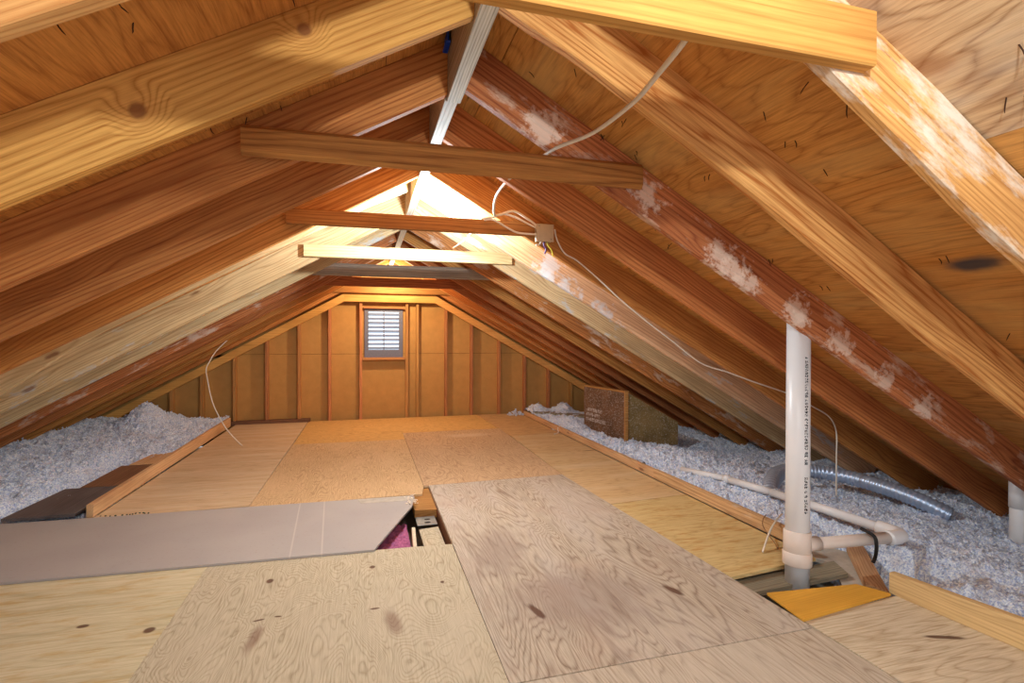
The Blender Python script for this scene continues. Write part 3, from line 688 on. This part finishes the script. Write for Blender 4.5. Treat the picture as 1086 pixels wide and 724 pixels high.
insul('blown_insulation', 2.415, 5.2, .9, WALL-.1, zr, 'fluffy whitish insulation around the white drain line and foil duct', flakes=11000, seed=4)
def clump(x, y, z, r, label, n=60):
    bm = bmesh.new(); rnd = random.Random(int(x*1000))
    for k in range(n):
        a = rnd.uniform(0, 6.28); d = r*math.sqrt(rnd.random()); s = rnd.uniform(.008, .018)
        add_box(bm, (x+d*math.cos(a), y+d*math.sin(a), z+rnd.uniform(0, .7)*(r-d)+s*.3), (s*1.6, s, s*.7), Matrix.Rotation(rnd.uniform(0, 3), 3, 'Z') @ Matrix.Rotation(rnd.uniform(-1, 1), 3, 'X'))
    o = mesh_obj('insulation_tuft', bm, M['insul']); tag(o, label, 'insulation', kind='stuff')
clump(2.22, 7.52, .0, .13, 'white tuft of insulation spilled on the floor at the end of the far curb', 90)

# ------------------------------------------------------------------ printed lettering (too small to read): dot-matrix marks
def dots(bm, place, ncol, rows=5, pitch=1.0, seed=1, gaps=.12, density=.55):
    rnd = random.Random(seed); c = 0
    while c < ncol:
        if rnd.random() < gaps: c += 2; continue
        bits = [[rnd.random() < density for _ in range(rows)] for _ in range(3)]
        for i in range(3):
            for j in range(rows):
                if bits[i][j]:
                    q = [place((c+i)*pitch+dx, j*pitch+dy) for dx, dy in ((0, 0), (pitch, 0), (pitch, pitch), (0, pitch))]
                    bm.faces.new([bm.verts.new(v) for v in q])
        c += 4

# ------------------------------------------------------------------ tall white vent pipe
PR = .0555
A, B = Vector((2.076, 2.062, -.14)), Vector((2.160, 2.146, 1.45))
ax = (B-A).normalized(); e1 = Vector((1, 0, 0)); e1 = (e1-ax*e1.dot(ax)).normalized(); e2 = ax.cross(e1)
vp = empty('vent_pipe', A); tag(vp, 'tall white plastic vent pipe with black print, rising from the floor to a rafter', 'pipe')
def on_axis(z): return A+ax*((z-A.z)/ax.z)
def cyl(name, z0, z1, r, mat, slope_top=False, seg=40, bevel=0.0):
    bm = bmesh.new(); ra = []
    prof = [(z0, r-bevel), (z0+bevel, r), (z1-bevel, r), (z1, r-bevel)] if bevel else [(z0, r), (z1, r)]
    for i, (z, rr) in enumerate(prof):
        ring = []
        for k in range(seg):
            p = on_axis(z)+(e1*math.cos(2*PI*k/seg)+e2*math.sin(2*PI*k/seg))*rr
            if slope_top and i == len(prof)-1:
                # mitred to the underside of the rafter
                zt = under(p.x)-.002; t = (zt-p.z)/ax.z; p = p+ax*t
            ring.append(bm.verts.new(p-A))
        ra.append(ring)
    for a, b in zip(ra, ra[1:]):
        for k in range(seg): bm.faces.new((a[k], a[(k+1) % seg], b[(k+1) % seg], b[k]))
    bm.faces.new(ra[0][::-1]); bm.faces.new(ra[-1])
    o = mesh_obj(name, bm, mat, vp, smooth=True)
    for p in o.data.polygons: p.use_smooth = len(p.vertices) == 4
    return o
vbody = cyl('pipe_body', -.14, 1.385, PR, M['pvc'])
cyl('coupling', .105, .215, PR+.008, M['pvc_cream'], bevel=.004)
cyl('lower_sleeve', .045, .112, PR+.011, M['pvc_cream'], bevel=.004)
bm = bmesh.new()
def on_pipe(u, v):   # u runs down the pipe, v around it
    z = 1.085-u; th = -1.80+v/PR
    p = on_axis(z)+(e1*math.cos(th)+e2*math.sin(th))*(PR+.0006); return p-A
dots(bm, lambda u, v: on_pipe(u, v), 150, 5, .0036, 5)
mesh_obj('printed_lettering', bm, M['ink'], vbody)['label'] = 'upper line of small black print'
bm = bmesh.new(); dots(bm, lambda u, v: on_pipe(u+.60, v), 52, 5, .0036, 9)
mesh_obj('printed_lettering', bm, M['ink'], vbody)['label'] = 'lower line of small black print'
# branch drain to an elbow and on through the insulation
dp = empty('drain_line', (2.10, 2.07, .135)); tag(dp, 'thin white drain line elbowing from the tall pipe through the insulation', 'pipe')
dl = dp.location
bm = bmesh.new(); add_tube(bm, [Vector((2.10, 2.07, .142))-dl, Vector((2.72, 2.058, .122))-dl], .030, 24); mesh_obj('branch', bm, M['pvc_cream'], dp, smooth=True)
bm = bmesh.new(); add_tube(bm, [Vector(p)-dl for p in catmull([(2.66, 2.052, .124), (2.73, 2.056, .122), (2.772, 2.075, .121), (2.785, 2.13, .120), (2.783, 2.20, .119)], 6)], .037, 24); mesh_obj('elbow', bm, M['pvc'], dp, smooth=True)
bm = bmesh.new(); add_tube(bm, [Vector(p)-dl for p in ((2.784, 2.15, .119), (2.765, 2.62, .108), (2.745, 2.95, .098))], .027, 20); mesh_obj('run', bm, M['pvc'], dp, smooth=True)
bm = bmesh.new(); add_tube(bm, [Vector(p)-dl for p in ((2.752, 2.93, .098), (2.70, 3.35, .088))], .026, 20); mesh_obj('run', bm, M['pvc'], dp, smooth=True)
bm = bmesh.new(); add_tube(bm, [Vector(p)-dl for p in ((2.702, 3.36, .088), (2.60, 3.80, .060))], .024, 20); mesh_obj('run', bm, M['pvc'], dp, smooth=True)
bm = bmesh.new(); add_tube(bm, [Vector(p)-dl for p in ((2.705, 3.33, .088), (2.696, 3.38, .087))], .031, 20); mesh_obj('coupling', bm, M['pvc'], dp, smooth=True)
bm = bmesh.new(); add_tube(bm, [Vector(p)-dl for p in ((2.10, 2.07, .142), (2.21, 2.068, .139))], .036, 24); mesh_obj('hub', bm, M['pvc_cream'], dp, smooth=True)
bm = bmesh.new(); pa = catmull([(2.50, 2.075, .185), (2.515, 2.015, .165), (2.515, 2.0, .125), (2.535, 2.02, .06), (2.53, 2.03, .02)], 6); add_tube(bm, pa, .009, 8)
o = mesh_obj('strap', bm, M['black'], smooth=True); tag(o, 'black strap hung around the white drain line', 'strap')
# second pipe at the edge
sp2 = empty('vent_pipe', (3.945, 2.21, -.10)); tag(sp2, 'short white vent pipe standing in the insulation at the edge of the photo', 'pipe')
bm = bmesh.new(); add_tube(bm, [(0, 0, -.15), (0, 0, .42)], .045, 28); mesh_obj('pipe_body', bm, M['pvc'], sp2, smooth=True)
bm = bmesh.new(); add_tube(bm, [(0, 0, .22), (0, 0, .42)], .049, 28); mesh_obj('coupling', bm, M['pvc'], sp2, smooth=True)
bm = bmesh.new(); add_tube(bm, catmull([(-.06, -.09, -.06), (-.02, -.11, -.035), (.05, -.1, -.05), (.1, -.06, -.06)], 5), .010, 8); mesh_obj('flashing_collar', bm, M['black'], sp2, smooth=True)['label'] = 'black collar at the foot'
# foil flex duct
pth = catmull([(2.86, 3.10, -.03), (2.97, 3.20, .045), (3.16, 3.35, .085), (3.42, 3.46, .085), (3.64, 3.42, .065), (3.79, 3.24, .05), (3.84, 3.0, .035), (3.90, 2.80, .0), (3.98, 2.62, -.07)], 26)
bm = bmesh.new(); add_tube(bm, pth, lambda i, n: .056+.0045*math.sin(i*1.57), 20)
o = mesh_obj('flexible_duct', bm, M['foil'], smooth=True); tag(o, 'silver corrugated flexible duct curving over the insulation behind the tall pipe', 'duct')

# ------------------------------------------------------------------ cables, junction box
def cable(name, pts, r, label, cat='cable', mat='cable', group=None, parent=None, n=8):
    bm = bmesh.new(); p0 = Vector((0, 0, 0)); add_tube(bm, catmull(pts, n), r, 8)
    o = mesh_obj(name, bm, M[mat], parent, smooth=True)
    if label: tag(o, label, cat, group)
    return o
cable('cable', [(.700, .985, 1.90), (.707, 1.01, 1.868), (.768, 1.25, 1.895), (.805, 1.45, 1.912), (.810, 1.75, 1.935), (.751, 2.0, 1.957), (.738, 2.3, 1.975), (.728, 2.6, 2.009), (.722, 2.85, 1.985), (.752, 3.02, 1.930), (.80, 3.07, 1.935), (.892, 3.075, 1.965), (.987, 3.085, 1.925), (1.05, 3.10, 1.89)], .0075,
      'thick white cable drooping from the yellow tie over the red-brown tie to the junction box')
cable('cable', [(.70, 3.12, 1.915), (.754, 3.06, 1.915), (.82, 3.085, 1.945), (.898, 3.09, 1.935), (.97, 3.09, 1.905), (1.05, 3.10, 1.875)], .006, 'middle white cable arching from the tie into the junction box')
cable('cable', [(.72, 3.13, 1.91), (.77, 3.09, 1.905), (.86, 3.095, 1.862), (.93, 3.10, 1.838), (1.05, 3.10, 1.835)], .006, 'lower white cable sagging across the tie face into the junction box')
cable('cable', [(.67, 3.22, 1.87), (.676, 3.4, 1.862), (.69, 3.8, 1.884), (.70, 4.2, 1.915)], .006, 'short white cable between the box tie and the pale knotty tie')
cable('cable', [(1.17, 3.09, 1.87), (1.21, 3.15, 1.815), (1.27, 3.165, 1.735), (1.36, 3.168, 1.69), (1.52, 3.168, 1.57), (1.684, 3.168, 1.437), (1.88, 3.168, 1.295), (2.089, 3.168, 1.155), (2.321, 3.168, 1.0), (2.55, 3.165, .93), (2.768, 3.16, .857), (3.095, 3.155, .756), (3.30, 3.15, .66), (3.47, 3.15, .57), (3.54, 3.15, .45), (3.545, 3.15, .25), (3.545, 3.15, .02), (3.55, 3.15, -.10)], .005,
      'thin white cable running from the junction box down the rafter and dropping into the insulation')
cable('cable', [(-1.50, 6.50, 1.14), (-1.60, 6.46, 1.02), (-1.655, 6.40, .90), (-1.675, 6.36, .82), (-1.645, 6.30, .70), (-1.58, 6.25, .45), (-1.45, 6.2, .2), (-1.32, 6.15, .05), (-1.268, 6.12, .006)], .0055,
      'thin white cable hanging from the far rafters onto the pale floor strip')
cable('wire_end', [(2.50, 2.60, .085), (2.44, 2.55, .10), (2.33, 2.47, .105), (2.22, 2.40, .075), (2.10, 2.32, .006)], .005, 'white wire end bent over the middle curb beside the tall pipe', 'wire')
cable('wire_end', [(2.36, 2.58, .10), (2.31, 2.55, .085), (2.27, 2.50, .06), (2.235, 2.38, .02), (2.215, 2.33, .006)], .003, 'thin brown wire dangling over the middle curb next to the white wire end', 'wire', mat='old_brown')
cable('wire_end', [(2.38, 6.05, .07), (2.33, 6.02, .05), (2.30, 5.93, .01), (2.22, 5.86, .006)], .006, 'tiny white wire end curling over the far curb', 'wire')
jb = empty('junction_box', (1.105, 3.13, 1.80)); tag(jb, 'square beige metal junction box on the end of the brown tie', 'junction box')
bm = bmesh.new(); add_box(bm, (0, -.012, .046), (.105, .045, .105), None, .004); mesh_obj('box_body', bm, M['jbox'], jb)
bm = bmesh.new(); add_box(bm, (0, -.038, .046), (.118, .004, .112), None, .0015); jcover = mesh_obj('cover_plate', bm, M['jbox'], jb)
for sx, sz in ((-.04, .088), (.04, .006)):
    bm = bmesh.new(); add_tube(bm, [(sx, -.040, sz), (sx, -.0425, sz)], .004, 10); mesh_obj('screw', bm, M['galv'], jcover)
bm = bmesh.new(); add_tube(bm, catmull([(.0, -.02, -.005), (.0, -.02, -.03), (.012, -.025, -.055), (.004, -.02, -.085)], 6), .006, 8); mesh_obj('loose_wire', bm, M['purple'], jb)['label'] = 'purple wire'
bm = bmesh.new(); add_tube(bm, catmull([(.02, -.02, -.005), (.028, -.02, -.03), (.05, -.025, -.06), (.062, -.02, -.10)], 6), .005, 8); mesh_obj('loose_wire', bm, M['yellow'], jb)['label'] = 'yellow wire'
bm = bmesh.new(); add_tube(bm, catmull([(-.02, -.02, -.005), (-.03, -.02, -.025), (-.055, -.02, -.03)], 6), .005, 8); mesh_obj('loose_wire', bm, M['cable'], jb)['label'] = 'white wire'

# ------------------------------------------------------------------ brown box in the insulation
CB = Vector((2.90, 5.35, -.08)); TL = Vector((2.766, 6.2, -.08)); RT = Vector((3.62, 5.37, -.12))
bx = empty('cardboard_box', CB); tag(bx, 'dark brown board box with pale print, half sunk in the insulation under the rafters', 'box')
def quad_panel(name, pts, off, mat):
    bm = bmesh.new(); a = [bm.verts.new(Vector(p)-CB) for p in pts]; b = [bm.verts.new(Vector(p)-CB+off) for p in pts]
    bm.faces.new(a); bm.faces.new(b); n = len(pts)
    for i in range(n): bm.faces.new((a[i], a[(i+1) % n], b[(i+1) % n], b[i]))
    return mesh_obj(name, bm, M[mat], bx)
fr = quad_panel('front_panel', [(CB.x, CB.y, -.08), (TL.x, TL.y, -.08), (TL.x, TL.y, .548), (CB.x, CB.y, .562)], Vector((.02, .003, 0)), 'cardboard')
quad_panel('side_panel', [(CB.x+.02, CB.y+.005, -.08), (RT.x, RT.y, -.10), (RT.x, RT.y, .168), (CB.x+.02, CB.y+.005, .552)], Vector((0, .02, 0)), 'cardboard_side')['label'] = 'olive brown side panel'
quad_panel('back_panel', [(TL.x+.02, TL.y, -.08), (RT.x-.1, TL.y, -.10), (RT.x-.1, TL.y, .168), (TL.x+.02, TL.y, .538)], Vector((0, -.02, 0)), 'cardboard')
bm = bmesh.new(); add_box(bm, (.012, -.006, .32), (.045, .022, .64), None, .002); mesh_obj('corner_post', bm, M['stud'], bx)['label'] = 'pale wooden corner post'
bm = bmesh.new(); d = (TL-CB); L = d.length; rot = Matrix.Rotation(math.atan2(d.y, d.x), 3, 'Z')
add_box(bm, (d.x/2+.02, d.y/2, .634), (L+.02, .06, .022), rot, .002); mesh_obj('top_rail', bm, M['stud'], bx)['label'] = 'pale wooden top rail'
bm = bmesh.new(); dn = d.normalized(); nv = Vector((-dn.y, dn.x, 0)); nv = nv if nv.x < 0 else -nv
for li, (nc, u0) in enumerate(((40, .02), (36, .0), (52, .0))):
    base = TL-CB-dn*(.05+u0)
    def pl(u, v, base=base, li=li):
        p = base-dn*u+nv*.0015; return Vector((p.x, p.y, .36-li*.062-v))
    dots(bm, pl, nc, 5, .0085, 20+li, .06, .62)
mesh_obj('printed_lettering', bm, M['white_text'], fr)['label'] = 'three lines of pale print'

# ------------------------------------------------------------------ light
def bulb(name, loc, e, col, r):
    l = bpy.data.lights.new(name, 'POINT'); l.energy = e; l.color = col; l.shadow_soft_size = r
    o = bpy.data.objects.new(name, l); C.objects.link(o); o.location = loc; return o
bulb('bulb_near', (.43, -.03, 1.92), 68, (.84, .95, 1.0), .035)
bulb('bulb_far', (.42, 3.40, 1.90), 110, (.72, .89, 1.0), .04)
bulb('bulb_wall', (.36, 6.95, 1.90), 52, (1.0, .86, .62), .04)
wd = bpy.data.worlds.new('sky'); bpy.context.scene.world = wd; wd.use_nodes = True
bg = wd.node_tree.nodes['Background']; bg.inputs[0].default_value = (.76, .88, 1.0, 1); bg.inputs[1].default_value = 1.65
sc = bpy.context.scene
sc.view_settings.view_transform = 'Standard'; sc.view_settings.look = 'None'; sc.view_settings.exposure = 0.28; sc.view_settings.gamma = 1; sc.view_settings.use_curve_mapping = False
sc.cycles.max_bounces = 10; sc.cycles.diffuse_bounces = 4
